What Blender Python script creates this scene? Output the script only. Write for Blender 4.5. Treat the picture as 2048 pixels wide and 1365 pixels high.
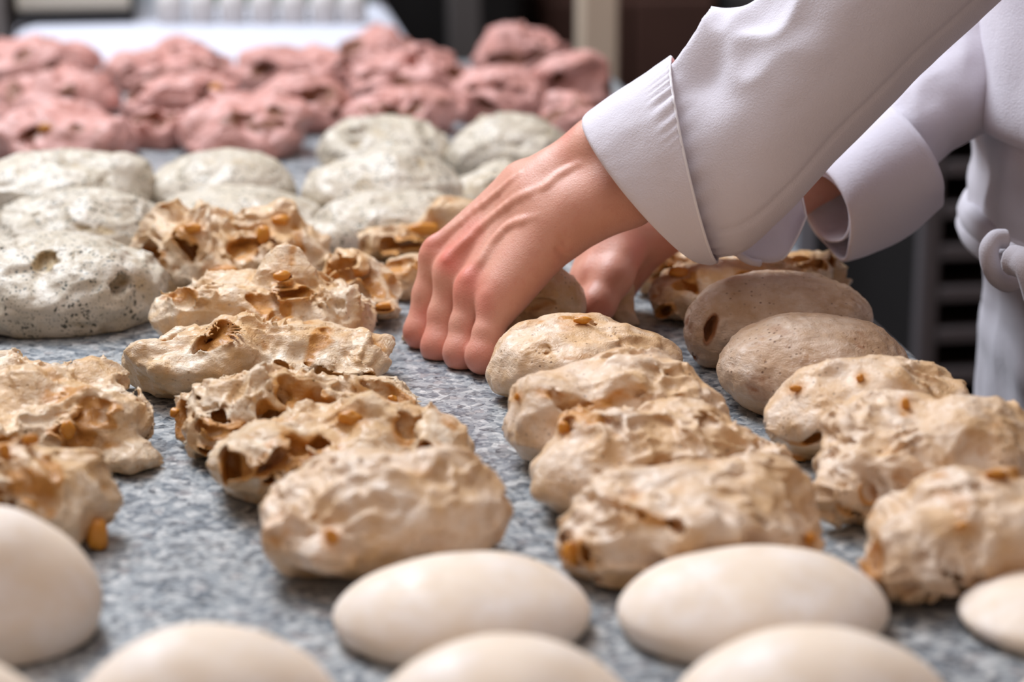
import bpy, math, random
import numpy as np
from mathutils import Vector, Matrix

# ------------------------------------------------------------------ clear
for o in list(bpy.data.objects):
    bpy.data.objects.remove(o)
scene = bpy.context.scene
COL = scene.collection

# ------------------------------------------------------------------ camera
# the table top is z = 0, its long axis runs along +Y, units are metres
LENS = 85.0
FPX = LENS / 36 * 2048
CAMZ = 0.40
PITCH = math.atan(1382 / FPX)
YAW = math.atan(724 * math.cos(PITCH) / FPX)
cp, sp, cy_, sy_ = math.cos(PITCH), math.sin(PITCH), math.cos(YAW), math.sin(YAW)
FWD = np.array((sy_ * cp, cy_ * cp, -sp))
RGT = np.array((cy_, -sy_, 0.0))
UPV = np.array((sy_ * sp, cy_ * sp, cp))
CAM = np.array((0.0, 0.0, CAMZ))

cam_data = bpy.data.cameras.new('camera')
cam_data.lens = LENS
cam_data.sensor_width = 36
cam_data.clip_start = 0.05
cam_data.clip_end = 50
cam_data.dof.use_dof = True
cam_data.dof.focus_distance = 1.335
cam_data.dof.aperture_fstop = 5.0
camera = bpy.data.objects.new('camera', cam_data)
COL.objects.link(camera)
camera.matrix_world = Matrix(((RGT[0], UPV[0], -FWD[0], CAM[0]), (RGT[1], UPV[1], -FWD[1], CAM[1]),
                              (RGT[2], UPV[2], -FWD[2], CAM[2]), (0, 0, 0, 1)))
scene.camera = camera

# ------------------------------------------------------------------ world, lights, exposure
world = bpy.data.worlds.new('world')
scene.world = world
world.use_nodes = True
world.node_tree.nodes['Background'].inputs[0].default_value = (1.0, 0.77, 0.69, 1)
world.node_tree.nodes['Background'].inputs[1].default_value = 0.27
scene.view_settings.view_transform = 'Standard'
scene.view_settings.look = 'None'
scene.view_settings.gamma = 1
scene.view_settings.exposure = 0.0
scene.view_settings.use_curve_mapping = False


def area(name, loc, target, size, size_y, power, color):
    l = bpy.data.lights.new(name, 'AREA')
    l.shape = 'RECTANGLE'
    l.size = size
    l.size_y = size_y
    l.energy = power
    l.color = color
    o = bpy.data.objects.new(name, l)
    COL.objects.link(o)
    o.location = loc
    o.rotation_euler = (Vector(target) - Vector(loc)).to_track_quat('-Z', 'Y').to_euler()
    return o


area('ceiling_or_fill_lamp', (-0.42, 2.45, 1.72), (0.15, 1.4, 0), 0.8, 1.1, 66, (0.83, 0.905, 1.0))
area('ceiling_or_fill_lamp', (0.1, 0.5, 1.75), (0.2, 1.2, 0), 0.9, 0.9, 3, (1.0, 0.9, 0.84))  # weak warm fill added from the camera side, no known lamp there
area('ceiling_or_fill_lamp', (-0.25, 1.35, 1.95), (0.1, 1.3, 0), 0.9, 0.9, 13, (0.9, 0.94, 1.0))  # fill added overhead to brighten the dough tops, not a known lamp


# ------------------------------------------------------------------ projecting a photograph point to a place in the room
def P(x, y, Z):
    return CAM + FWD * Z + RGT * ((x - 1024) / FPX * Z) - UPV * ((y - 682.5) / FPX * Z)


def G(x, y, z=0.0):
    q = P(x, y, 1.0) - CAM
    return CAM + q * ((z - CAMZ) / q[2])


def proj(p):
    q = np.asarray(p) - CAM
    Z = q @ FWD
    return 1024 + FPX * (q @ RGT) / Z, 682.5 - FPX * (q @ UPV) / Z, Z


# ------------------------------------------------------------------ materials
def srgb(r, g, b):
    return tuple(((c / 255) / 12.92 if c / 255 <= 0.04045 else ((c / 255 + 0.055) / 1.055) ** 2.4) for c in (r, g, b)) + (1,)


class NT:
    def __init__(self, name, rough=0.5, spec=0.5):
        self.m = bpy.data.materials.new(name)
        self.m.use_nodes = True
        self.t = self.m.node_tree
        self.b = self.t.nodes['Principled BSDF']
        self.b.inputs['Roughness'].default_value = rough
        self.b.inputs['Specular IOR Level'].default_value = spec
        self.tc = self.t.nodes.new('ShaderNodeTexCoord')

    def link(self, a, b):
        self.t.links.new(a, b)

    def noise(self, scale, detail=3, rough=0.55, dist=0.0, vec=None):
        n = self.t.nodes.new('ShaderNodeTexNoise')
        n.inputs['Scale'].default_value = scale
        n.inputs['Detail'].default_value = detail
        n.inputs['Roughness'].default_value = rough
        n.inputs['Distortion'].default_value = dist
        self.link(vec or self.tc.outputs['Object'], n.inputs['Vector'])
        return n.outputs[0]

    def voro(self, scale, feature='F1', rnd=1.0, out=0, vec=None):
        n = self.t.nodes.new('ShaderNodeTexVoronoi')
        n.feature = feature
        n.inputs['Scale'].default_value = scale
        n.inputs['Randomness'].default_value = rnd
        self.link(vec or self.tc.outputs['Object'], n.inputs['Vector'])
        return n.outputs[out]

    def ramp(self, fac, stops, interp='LINEAR'):
        n = self.t.nodes.new('ShaderNodeValToRGB')
        n.color_ramp.interpolation = interp
        el = n.color_ramp.elements
        while len(el) < len(stops):
            el.new(0.5)
        for e, (p, c) in zip(el, stops):
            e.position = p
            e.color = c if len(c) == 4 else tuple(c) + (1,)
        self.link(fac, n.inputs[0])
        return n.outputs[0]

    def mix(self, fac, a, b, blend='MIX'):
        n = self.t.nodes.new('ShaderNodeMix')
        n.data_type = 'RGBA'
        n.blend_type = blend
        for sock, v in ((n.inputs[0], fac), (n.inputs[6], a), (n.inputs[7], b)):
            if hasattr(v, 'links'):
                self.link(v, sock)
            else:
                sock.default_value = v
        return n.outputs[2]

    def math(self, op, a, b=0.0):
        n = self.t.nodes.new('ShaderNodeMath')
        n.operation = op
        for sock, v in ((n.inputs[0], a), (n.inputs[1], b)):
            if hasattr(v, 'links'):
                self.link(v, sock)
            else:
                sock.default_value = v
        return n.outputs[0]

    def attr(self, name):
        n = self.t.nodes.new('ShaderNodeAttribute')
        n.attribute_name = name
        return n.outputs['Fac']

    def color(self, c):
        if hasattr(c, 'links'):
            self.link(c, self.b.inputs['Base Color'])
        else:
            self.b.inputs['Base Color'].default_value = c

    def bump(self, h, strength, dist):
        n = self.t.nodes.new('ShaderNodeBump')
        n.inputs['Strength'].default_value = strength
        n.inputs['Distance'].default_value = dist
        self.link(h, n.inputs['Height'])
        self.link(n.outputs[0], self.b.inputs['Normal'])

    def sss(self, w, radius, scale):
        self.b.inputs['Subsurface Weight'].default_value = w
        self.b.inputs['Subsurface Radius'].default_value = radius
        self.b.inputs['Subsurface Scale'].default_value = scale


BW = lambda v: (v, v, v, 1)


def plain(name, col, rough=0.6, noise_amt=0.12, scale=12.0, metal=0.0, spec=0.4):
    n = NT(name, rough, spec)
    d = tuple(c * (1 - noise_amt) for c in col[:3]) + (1,)
    n.color(n.mix(n.noise(scale, 4), d, col))
    n.b.inputs['Metallic'].default_value = metal
    return n.m


def dough_material(name, light, base, stain_c, pore_c, speck=0.0, rough=0.42, bump=0.5, pore=0.5, coat=0.15):
    n = NT(name, rough, 0.5)
    patch = n.noise(38, 4, 0.6)
    c = n.mix(n.ramp(patch, [(0.40, BW(0)), (0.66, BW(1))]), base, light)
    mott = n.noise(170, 4, 0.65)
    c = n.mix(n.ramp(mott, [(0.45, BW(0)), (0.75, BW(0.45))]), c, base)
    st = n.attr('stain')
    fine = n.noise(150, 5, 0.7)
    sf = n.math('ADD', st, n.math('MULTIPLY', n.math('SUBTRACT', fine, 0.5), 0.9))
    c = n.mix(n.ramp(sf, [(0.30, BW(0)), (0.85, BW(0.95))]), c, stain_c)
    # pores and grain flecks
    pv = n.voro(260)
    pm = n.noise(60, 2)
    pr = n.math('MULTIPLY', n.ramp(pv, [(0.10, BW(1)), (0.24, BW(0))]), n.ramp(pm, [(0.42, BW(0)), (0.62, BW(1))]))
    c = n.mix(n.math('MULTIPLY', pr, pore), c, pore_c)
    if speck:
        wv_ = n.t.nodes.new('ShaderNodeVectorMath'); wv_.operation = 'ADD'
        nn_ = n.t.nodes.new('ShaderNodeTexNoise'); nn_.inputs['Scale'].default_value = 500
        n.link(n.tc.outputs['Object'], nn_.inputs['Vector'])
        sc_ = n.t.nodes.new('ShaderNodeVectorMath'); sc_.operation = 'SCALE'; sc_.inputs['Scale'].default_value = 0.004
        n.link(nn_.outputs[1], sc_.inputs[0]); n.link(n.tc.outputs['Object'], wv_.inputs[0]); n.link(sc_.outputs[0], wv_.inputs[1])
        sv = n.voro(290, vec=wv_.outputs[0])
        sm = n.noise(90, 3)
        s = n.math('MULTIPLY', n.ramp(sv, [(0.25, BW(1)), (0.38, BW(0))]), n.ramp(sm, [(0.46, BW(0)), (0.54, BW(1))]))
        sv2 = n.voro(520)
        s2 = n.math('MULTIPLY', n.ramp(sv2, [(0.16, BW(1)), (0.26, BW(0))]), 0.8)
        c = n.mix(n.math('MULTIPLY', n.math('MAXIMUM', s, s2), speck), c, srgb(50, 50, 36))
    n.color(c)
    mp = n.t.nodes.new('ShaderNodeMapping'); mp.inputs['Scale'].default_value = (1, 1, 2.6); mp.inputs['Rotation'].default_value = (0.3, 0.5, 0.2)
    n.link(n.tc.outputs['Object'], mp.inputs[0])
    fib = n.math('MULTIPLY', n.noise(120, 5, 0.7, 1.5, mp.outputs[0]), 1.6)
    h = n.math('ADD', n.math('ADD', n.noise(330, 5, 0.65, 0.6), fib), n.math('MULTIPLY', pr, -0.6))
    n.bump(h, bump, 0.0022)
    n.link(n.ramp(n.noise(55, 3), [(0.4, BW(rough - 0.12)), (0.65, BW(rough + 0.22))]), n.b.inputs['Roughness'])
    n.sss(0.10, (1.0, 0.65, 0.4), 0.005)
    n.b.inputs['Coat Weight'].default_value = coat
    n.b.inputs['Coat Roughness'].default_value = 0.24
    return n.m


M = {}
M['smooth'] = dough_material('smooth_dough', srgb(236, 224, 214), srgb(228, 208, 186), srgb(218, 190, 156), srgb(205, 180, 150), bump=0.10, pore=0.15, rough=0.62, coat=0.0)
M['semi'] = dough_material('kneaded_dough', srgb(234, 214, 194), srgb(214, 174, 128), srgb(196, 134, 58), srgb(120, 82, 52), bump=0.42, pore=0.85, coat=0.2)
M['torn'] = dough_material('torn_dough', srgb(234, 214, 188), srgb(216, 174, 122), srgb(198, 134, 50), srgb(125, 80, 45), bump=0.6, pore=0.45, coat=0.25)
M['dark'] = dough_material('shaded_grainy_dough', srgb(224, 200, 178), srgb(196, 160, 126), srgb(160, 104, 62), srgb(110, 72, 48), bump=0.5, pore=0.8, coat=0.15)  # browner than kneaded dough: sleeve shadow put into the colour; pores are real
M['herb'] = dough_material('herb_dough', srgb(210, 199, 183), srgb(192, 178, 156), srgb(180, 156, 118), srgb(150, 138, 112), speck=0.95, bump=0.3, pore=0.2, coat=0.15, rough=0.5)
M['pink'] = dough_material('pink_dough', srgb(216, 166, 158), srgb(192, 134, 122), srgb(128, 78, 50), srgb(120, 66, 58), bump=0.35, pore=0.3, coat=0.15, rough=0.5)

n = NT('orange_chunk', 0.4, 0.5)
n.color(n.mix(n.noise(120, 4), srgb(186, 112, 18), srgb(214, 150, 52)))
n.bump(n.noise(400, 4), 0.4, 0.001)
n.sss(0.15, (1, .5, .2), 0.004)
M['chunk'] = n.m

# granite
n = NT('speckled_granite', 0.34, 0.5)
v1 = n.voro(185, out=1)
sep = n.t.nodes.new('ShaderNodeSeparateColor')
n.link(v1, sep.inputs[0])
c1 = n.ramp(sep.outputs[0], [(0.0, srgb(44, 50, 58)), (0.14, srgb(88, 96, 104)), (0.34, srgb(136, 141, 144)), (0.58, srgb(166, 168, 168)), (0.80, srgb(200, 199, 196)), (0.94, srgb(146, 138, 136))], 'CONSTANT')
v2 = n.voro(420, out=1)
sep2 = n.t.nodes.new('ShaderNodeSeparateColor')
n.link(v2, sep2.inputs[0])
c2 = n.ramp(sep2.outputs[0], [(0.0, srgb(40, 44, 52)), (0.2, srgb(120, 126, 130)), (0.55, srgb(160, 162, 162)), (0.85, srgb(204, 202, 198))], 'CONSTANT')
c = n.mix(0.42, c1, c2)
c = n.mix(n.ramp(n.noise(26, 3), [(0.35, BW(0)), (0.7, BW(0.25))]), c, srgb(118, 124, 132))
fl = n.ramp(n.noise(9, 5, 0.7), [(0.52, BW(0)), (0.75, BW(0.35))])
c = n.mix(fl, c, srgb(205, 200, 192))
n.color(c)
n.bump(n.noise(300, 3), 0.06, 0.0006)
M['granite'] = n.m

# skin
n = NT('skin', 0.46, 0.45)
red = n.attr('red')
c = n.mix(n.noise(45, 4, 0.6), srgb(206, 144, 120), srgb(222, 164, 142))
c = n.mix(n.math('MULTIPLY', red, 0.75), c, srgb(212, 98, 84))
c = n.mix(n.ramp(n.noise(140, 4, 0.7), [(0.5, BW(0)), (0.8, BW(0.3))]), c, srgb(196, 112, 96))
n.color(c)
n.bump(n.math('ADD', n.math('MULTIPLY', n.voro(700, 'DISTANCE_TO_EDGE'), 1.2), n.noise(420, 4)), 0.22, 0.0009)
n.sss(0.22, (1.0, 0.4, 0.25), 0.006)
M['skin'] = n.m

# white cotton
def cloth(name, col, bump=0.25):
    n = NT(name, 0.85, 0.15)
    n.color(n.mix(n.noise(30, 3), tuple(c * 0.95 for c in col[:3]) + (1,), col))
    n.bump(n.math('ADD', n.noise(900, 2), n.math('MULTIPLY', n.noise(50, 4), 2.0)), bump, 0.0015)
    n.b.inputs['Sheen Weight'].default_value = 0.15
    n.sss(0.08, (1, .9, .85), 0.004)
    return n.m


M['cotton'] = cloth('white_cotton', srgb(222, 216, 224))
M['apron'] = cloth('apron_cotton', srgb(206, 200, 206))
M['thread'] = plain('white_thread', srgb(236, 232, 236), 0.8, 0.03)


# ------------------------------------------------------------------ numpy noise
_rng = np.random.RandomState(7)
PERM = np.concatenate([_rng.permutation(256)] * 2)
VALS = _rng.rand(256) * 2 - 1


def vnoise(x, y, z):
    xi = np.floor(x).astype(np.int64); yi = np.floor(y).astype(np.int64); zi = np.floor(z).astype(np.int64)
    fx = x - xi; fy = y - yi; fz = z - zi
    u = fx * fx * fx * (fx * (fx * 6 - 15) + 10)
    v = fy * fy * fy * (fy * (fy * 6 - 15) + 10)
    w = fz * fz * fz * (fz * (fz * 6 - 15) + 10)
    def h(a, b, c):
        return VALS[PERM[PERM[PERM[(xi + a) & 255] + ((yi + b) & 255)] + ((zi + c) & 255)]]
    x00 = h(0, 0, 0) * (1 - u) + h(1, 0, 0) * u
    x10 = h(0, 1, 0) * (1 - u) + h(1, 1, 0) * u
    x01 = h(0, 0, 1) * (1 - u) + h(1, 0, 1) * u
    x11 = h(0, 1, 1) * (1 - u) + h(1, 1, 1) * u
    return (x00 * (1 - v) + x10 * v) * (1 - w) + (x01 * (1 - v) + x11 * v) * w


def fbm(p, size, seed, octaves=3, gain=0.5, ridged=False):
    x, y, z = p[0] / size + seed * 17.3, p[1] / size + seed * 5.1, p[2] / size - seed * 3.7
    t = 0; a = 1.0; s = 0
    for i in range(octaves):
        n_ = vnoise(x, y, z)
        t = t + a * ((1 - 2 * np.abs(n_)) if ridged else n_)
        s += a
        a *= gain
        x = x * 2.03 + 11.7; y = y * 2.03 - 4.2; z = z * 2.03 + 7.9
    return t / s


def smin(a, b, k):
    h = np.clip(0.5 + 0.5 * (b - a) / k, 0, 1)
    return b * (1 - h) + a * h - k * h * (1 - h)


def smax(a, b, k):
    return -smin(-a, -b, k)


def ell(p, c, r, rot=0.0, tilt=0.0):
    x = p[0] - c[0]; y = p[1] - c[1]; z = p[2] - c[2]
    if rot:
        ca, sa = math.cos(rot), math.sin(rot)
        x, y = x * ca + y * sa, -x * sa + y * ca
    if tilt:                                   # turn in the x-z plane
        ca, sa = math.cos(tilt), math.sin(tilt)
        x, z = x * ca + z * sa, -x * sa + z * ca
    k0 = np.sqrt((x / r[0]) ** 2 + (y / r[1]) ** 2 + (z / r[2]) ** 2)
    k1 = np.sqrt((x / r[0] ** 2) ** 2 + (y / r[1] ** 2) ** 2 + (z / r[2] ** 2) ** 2) + 1e-9
    return k0 * (k0 - 1) / k1


def cone(p, a, b, ra, rb):
    a = np.asarray(a, float); b = np.asarray(b, float)
    ba = b - a
    L2 = ba @ ba
    t = ((p[0] - a[0]) * ba[0] + (p[1] - a[1]) * ba[1] + (p[2] - a[2]) * ba[2]) / L2
    t = np.clip(t, 0, 1)
    d = np.sqrt((p[0] - a[0] - ba[0] * t) ** 2 + (p[1] - a[1] - ba[1] * t) ** 2 + (p[2] - a[2] - ba[2] * t) ** 2)
    return d - (ra + (rb - ra) * t)


# ------------------------------------------------------------------ surface nets on a rectilinear grid
def surface_nets(d, xs, ys, zs):
    nx, ny, nz = d.shape
    ins = d < 0
    cnt = np.zeros((nx - 1, ny - 1, nz - 1), np.int8)
    corners = [(i, j, k) for i in (0, 1) for j in (0, 1) for k in (0, 1)]
    for i, j, k in corners:
        cnt += ins[i:nx - 1 + i, j:ny - 1 + j, k:nz - 1 + k]
    act = (cnt > 0) & (cnt < 8)
    ci = np.argwhere(act)
    idx = -np.ones(act.shape, np.int64)
    idx[act] = np.arange(len(ci))
    acc = np.zeros((len(ci), 3)); num = np.zeros(len(ci))
    for c0 in corners:
        for ax in range(3):
            if c0[ax] == 0:
                c1 = list(c0); c1[ax] = 1
                A = ci + np.array(c0); B = ci + np.array(c1)
                da = d[A[:, 0], A[:, 1], A[:, 2]]; db = d[B[:, 0], B[:, 1], B[:, 2]]
                m = (da < 0) != (db < 0)
                t = np.where(m, da / np.where(m, da - db, 1), 0)
                pa = np.stack([xs[A[:, 0]], ys[A[:, 1]], zs[A[:, 2]]], 1)
                pb = np.stack([xs[B[:, 0]], ys[B[:, 1]], zs[B[:, 2]]], 1)
                acc += np.where(m[:, None], pa + (pb - pa) * t[:, None], 0)
                num += m
    verts = acc / num[:, None]
    quads = []
    for ax in range(3):
        sl0 = [slice(None)] * 3; sl1 = [slice(None)] * 3
        sl0[ax] = slice(0, -1); sl1[ax] = slice(1, None)
        a = ins[tuple(sl0)]; b = ins[tuple(sl1)]
        e = np.argwhere(a != b)
        o1, o2 = [(1, 2), (2, 0), (0, 1)][ax]
        ok = (e[:, o1] > 0) & (e[:, o2] > 0) & (e[:, o1] < d.shape[o1] - 1) & (e[:, o2] < d.shape[o2] - 1)
        e = e[ok]
        flip = a[e[:, 0], e[:, 1], e[:, 2]]
        def g(s1, s2):
            q = e.copy(); q[:, o1] -= s1; q[:, o2] -= s2
            return idx[q[:, 0], q[:, 1], q[:, 2]]
        q = np.stack([g(1, 1), g(0, 1), g(0, 0), g(1, 0)], 1)
        q[~flip] = q[~flip][:, ::-1]
        quads.append(q)
    return verts, np.concatenate(quads)


def link_mesh(name, verts, faces, mat, parent=None, loc=None, smooth=True, attrs=None):
    me = bpy.data.meshes.new(name)
    verts = np.asarray(verts, np.float32)
    if loc is not None:
        verts = verts - np.asarray(loc, np.float32)
    if isinstance(faces, np.ndarray) and faces.ndim == 2:
        nf, k = faces.shape
        me.vertices.add(len(verts)); me.vertices.foreach_set('co', verts.ravel())
        me.loops.add(nf * k); me.loops.foreach_set('vertex_index', faces.astype(np.int32).ravel())
        me.polygons.add(nf); me.polygons.foreach_set('loop_start', np.arange(0, nf * k, k, dtype=np.int32))
        me.update(calc_edges=True)
    else:
        me.from_pydata([tuple(map(float, v)) for v in verts], [], [tuple(f) for f in faces])
    me.polygons.foreach_set('use_smooth', np.full(len(me.polygons), smooth))
    if attrs:
        for k_, v in attrs.items():
            at = me.attributes.new(k_, 'FLOAT', 'POINT')
            at.data.foreach_set('value', np.asarray(v, np.float32))
    me.materials.append(mat)
    o = bpy.data.objects.new(name, me)
    COL.objects.link(o)
    if loc is not None:
        o.location = loc
    if parent is not None:
        o.parent = parent
    return o


def tag(o, label=None, cat=None, group=None, kind=None):
    for k_, v in (('label', label), ('category', cat), ('group', group), ('kind', kind)):
        if v:
            o[k_] = v
    return o


def empty(name, loc, label, cat, group=None):
    o = bpy.data.objects.new(name, None)
    o.empty_display_size = 0.05
    COL.objects.link(o)
    o.location = loc
    return tag(o, label, cat, group)


def box(name, x0, x1, y0, y1, z0, z1, mat, parent=None, bev=0.004, seg=2):
    import bmesh
    bm = bmesh.new()
    bmesh.ops.create_cube(bm, size=1)
    for v in bm.verts:
        v.co = Vector(((x0 + x1) / 2 + v.co.x * (x1 - x0), (y0 + y1) / 2 + v.co.y * (y1 - y0), (z0 + z1) / 2 + v.co.z * (z1 - z0)))
    if bev:
        bmesh.ops.bevel(bm, geom=bm.edges[:] , offset=bev, segments=seg, affect='EDGES', profile=0.5)
    me = bpy.data.meshes.new(name)
    bm.to_mesh(me); bm.free()
    me.materials.append(mat)
    o = bpy.data.objects.new(name, me)
    COL.objects.link(o)
    if parent is not None:
        o.parent = parent
        o.location = -parent.location
    return o


def tube(name, pts, radii, mat, parent=None, n=10, caps=True, base=None):
    pts = [np.asarray(p, float) for p in pts]
    V = []; F = []
    prev = None
    for i, p in enumerate(pts):
        t = pts[min(i + 1, len(pts) - 1)] - pts[max(i - 1, 0)]
        t = t / (np.linalg.norm(t) + 1e-12)
        if prev is None:
            u = np.cross(t, (0, 0, 1.0))
            if np.linalg.norm(u) < 0.1:
                u = np.cross(t, (1.0, 0, 0))
        else:
            u = prev - t * (prev @ t)
        u = u / np.linalg.norm(u); prev = u
        w = np.cross(t, u)
        r = radii[i] if hasattr(radii, '__len__') else radii
        for k in range(n):
            a = 2 * math.pi * k / n
            V.append(p + (u * math.cos(a) + w * math.sin(a)) * r)
    for i in range(len(pts) - 1):
        for k in range(n):
            F.append((i * n + k, i * n + (k + 1) % n, (i + 1) * n + (k + 1) % n, (i + 1) * n + k))
    if caps:
        F.append(tuple(range(n - 1, -1, -1))); F.append(tuple(range((len(pts) - 1) * n, len(pts) * n)))
    return link_mesh(name, np.array(V), F, mat, parent, base)


def spline(pts, m):
    """Catmull-Rom through rows of numbers, m steps for each span."""
    pts = np.asarray(pts, float)
    q = np.vstack([2 * pts[0] - pts[1], pts, 2 * pts[-1] - pts[-2]])
    out = []
    for i in range(1, len(q) - 2):
        for s in range(m):
            t = s / m
            a, b, c, d = q[i - 1], q[i], q[i + 1], q[i + 2]
            out.append(0.5 * ((2 * b) + (c - a) * t + (2 * a - 5 * b + 4 * c - d) * t * t + (3 * b - a - 3 * c + d) * t ** 3))
    out.append(pts[-1])
    return np.array(out)


# ------------------------------------------------------------------ the setting
floor_m = plain('floor_tiles_dark', srgb(52, 46, 44), 0.5, 0.3)
wall_m = plain('kitchen_wall', srgb(70, 62, 58), 0.7, 0.2)
o = box('floor', -2.5, 3.5, -0.6, 6.2, -1.0, -0.9, floor_m, bev=0); tag(o, kind='structure')
o = box('wall_back', -2.5, 3.5, 6.1, 6.2, -0.9, 2.2, wall_m, bev=0); tag(o, kind='structure')
o = box('wall_right', 3.4, 3.5, -0.6, 6.1, -0.9, 2.2, wall_m, bev=0); tag(o, kind='structure')

table = empty('work_table', (-0.1, 1.4, -0.9), 'long work table with a speckled grey granite top carrying the dough', 'table')
box('table_top', -0.75, 0.431, 0.25, 2.42, -0.03, 0.0, M['granite'], table, bev=0.003)
steel = plain('brushed_steel', srgb(120, 118, 118), 0.38, 0.15, 60, 0.8)
dark_steel = plain('dark_steel', srgb(52, 50, 50), 0.5, 0.2, 30, 0.3)
for lx in (-0.68, 0.33):
    for ly in (0.35, 2.34):
        box('leg', lx, lx + 0.05, ly, ly + 0.05, -0.9, -0.03, steel, table)
box('under_frame', -0.68, 0.37, 0.36, 2.38, -0.09, -0.031, dark_steel, table)


# ------------------------------------------------------------------ dough pieces
def solve_h(xc, ybase, ytop, a, bfac, lift=0.7):
    """find centre and semi axes of the flattened ball whose outline spans ytop..ybase"""
    g = G(xc, ybase)
    b = a * bfac
    th = np.linspace(0, math.pi, 41)
    lo, hi = 0.004, 0.09
    k = math.sqrt(1 - lift * lift)
    for _ in range(30):
        h = (lo + hi) / 2
        Y = g[1] + b * k
        X = g[0]
        pts = [(X, Y + b * math.cos(t), lift * h + h * math.sin(t)) for t in th]
        y = min(proj(p_)[1] for p_ in pts)
        if y < ytop:
            hi = h
        else:
            lo = h
    return np.array((X, Y, lift * h)), np.array((a, b, h))


KIND = dict(
    smooth=dict(mat='smooth', warp=0.004, a1=0.0022, s1=0.05, a2=0.0, s2=0.01, res=0.0021, rnd=0, rough=0.0),
    herb=dict(mat='herb', warp=0.008, a1=0.0056, s1=0.036, a2=0.0020, s2=0.014, res=0.0017, rnd=3, rough=0.0004),
    semi=dict(mat='semi', warp=0.009, a1=0.0044, s1=0.030, a2=0.0028, s2=0.012, res=0.0013, rnd=2, rough=0.0006),
    dark=dict(mat='dark', warp=0.006, a1=0.0034, s1=0.032, a2=0.0010, s2=0.009, res=0.0013, rnd=0, rough=0.0006),
    torn=dict(mat='torn', warp=0.012, a1=0.0062, s1=0.024, a2=0.0036, s2=0.011, res=0.0012, rnd=5, rough=0.0010),
    pink=dict(mat='pink', warp=0.010, a1=0.0060, s1=0.028, a2=0.0026, s2=0.012, res=0.0019, rnd=5, rough=0.0005),
)


def lump_blob(name, c, r, seed, mat, parent, loc):
    """a small irregular chunk"""
    c = np.asarray(c, float)
    import bmesh
    bm = bmesh.new()
    bmesh.ops.create_icosphere(bm, subdivisions=3, radius=1)
    V = np.array([v.co[:] for v in bm.verts]); F = [[v.index for v in f.verts] for f in bm.faces]
    bm.free()
    nn = fbm((V[:, 0] + seed, V[:, 1], V[:, 2]), 0.9, seed, 2)
    V = V * (1 + 0.35 * nn)[:, None] * np.asarray(r)
    return link_mesh(name, V + c, F, mat, parent, None if loc is None else loc)


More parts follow.
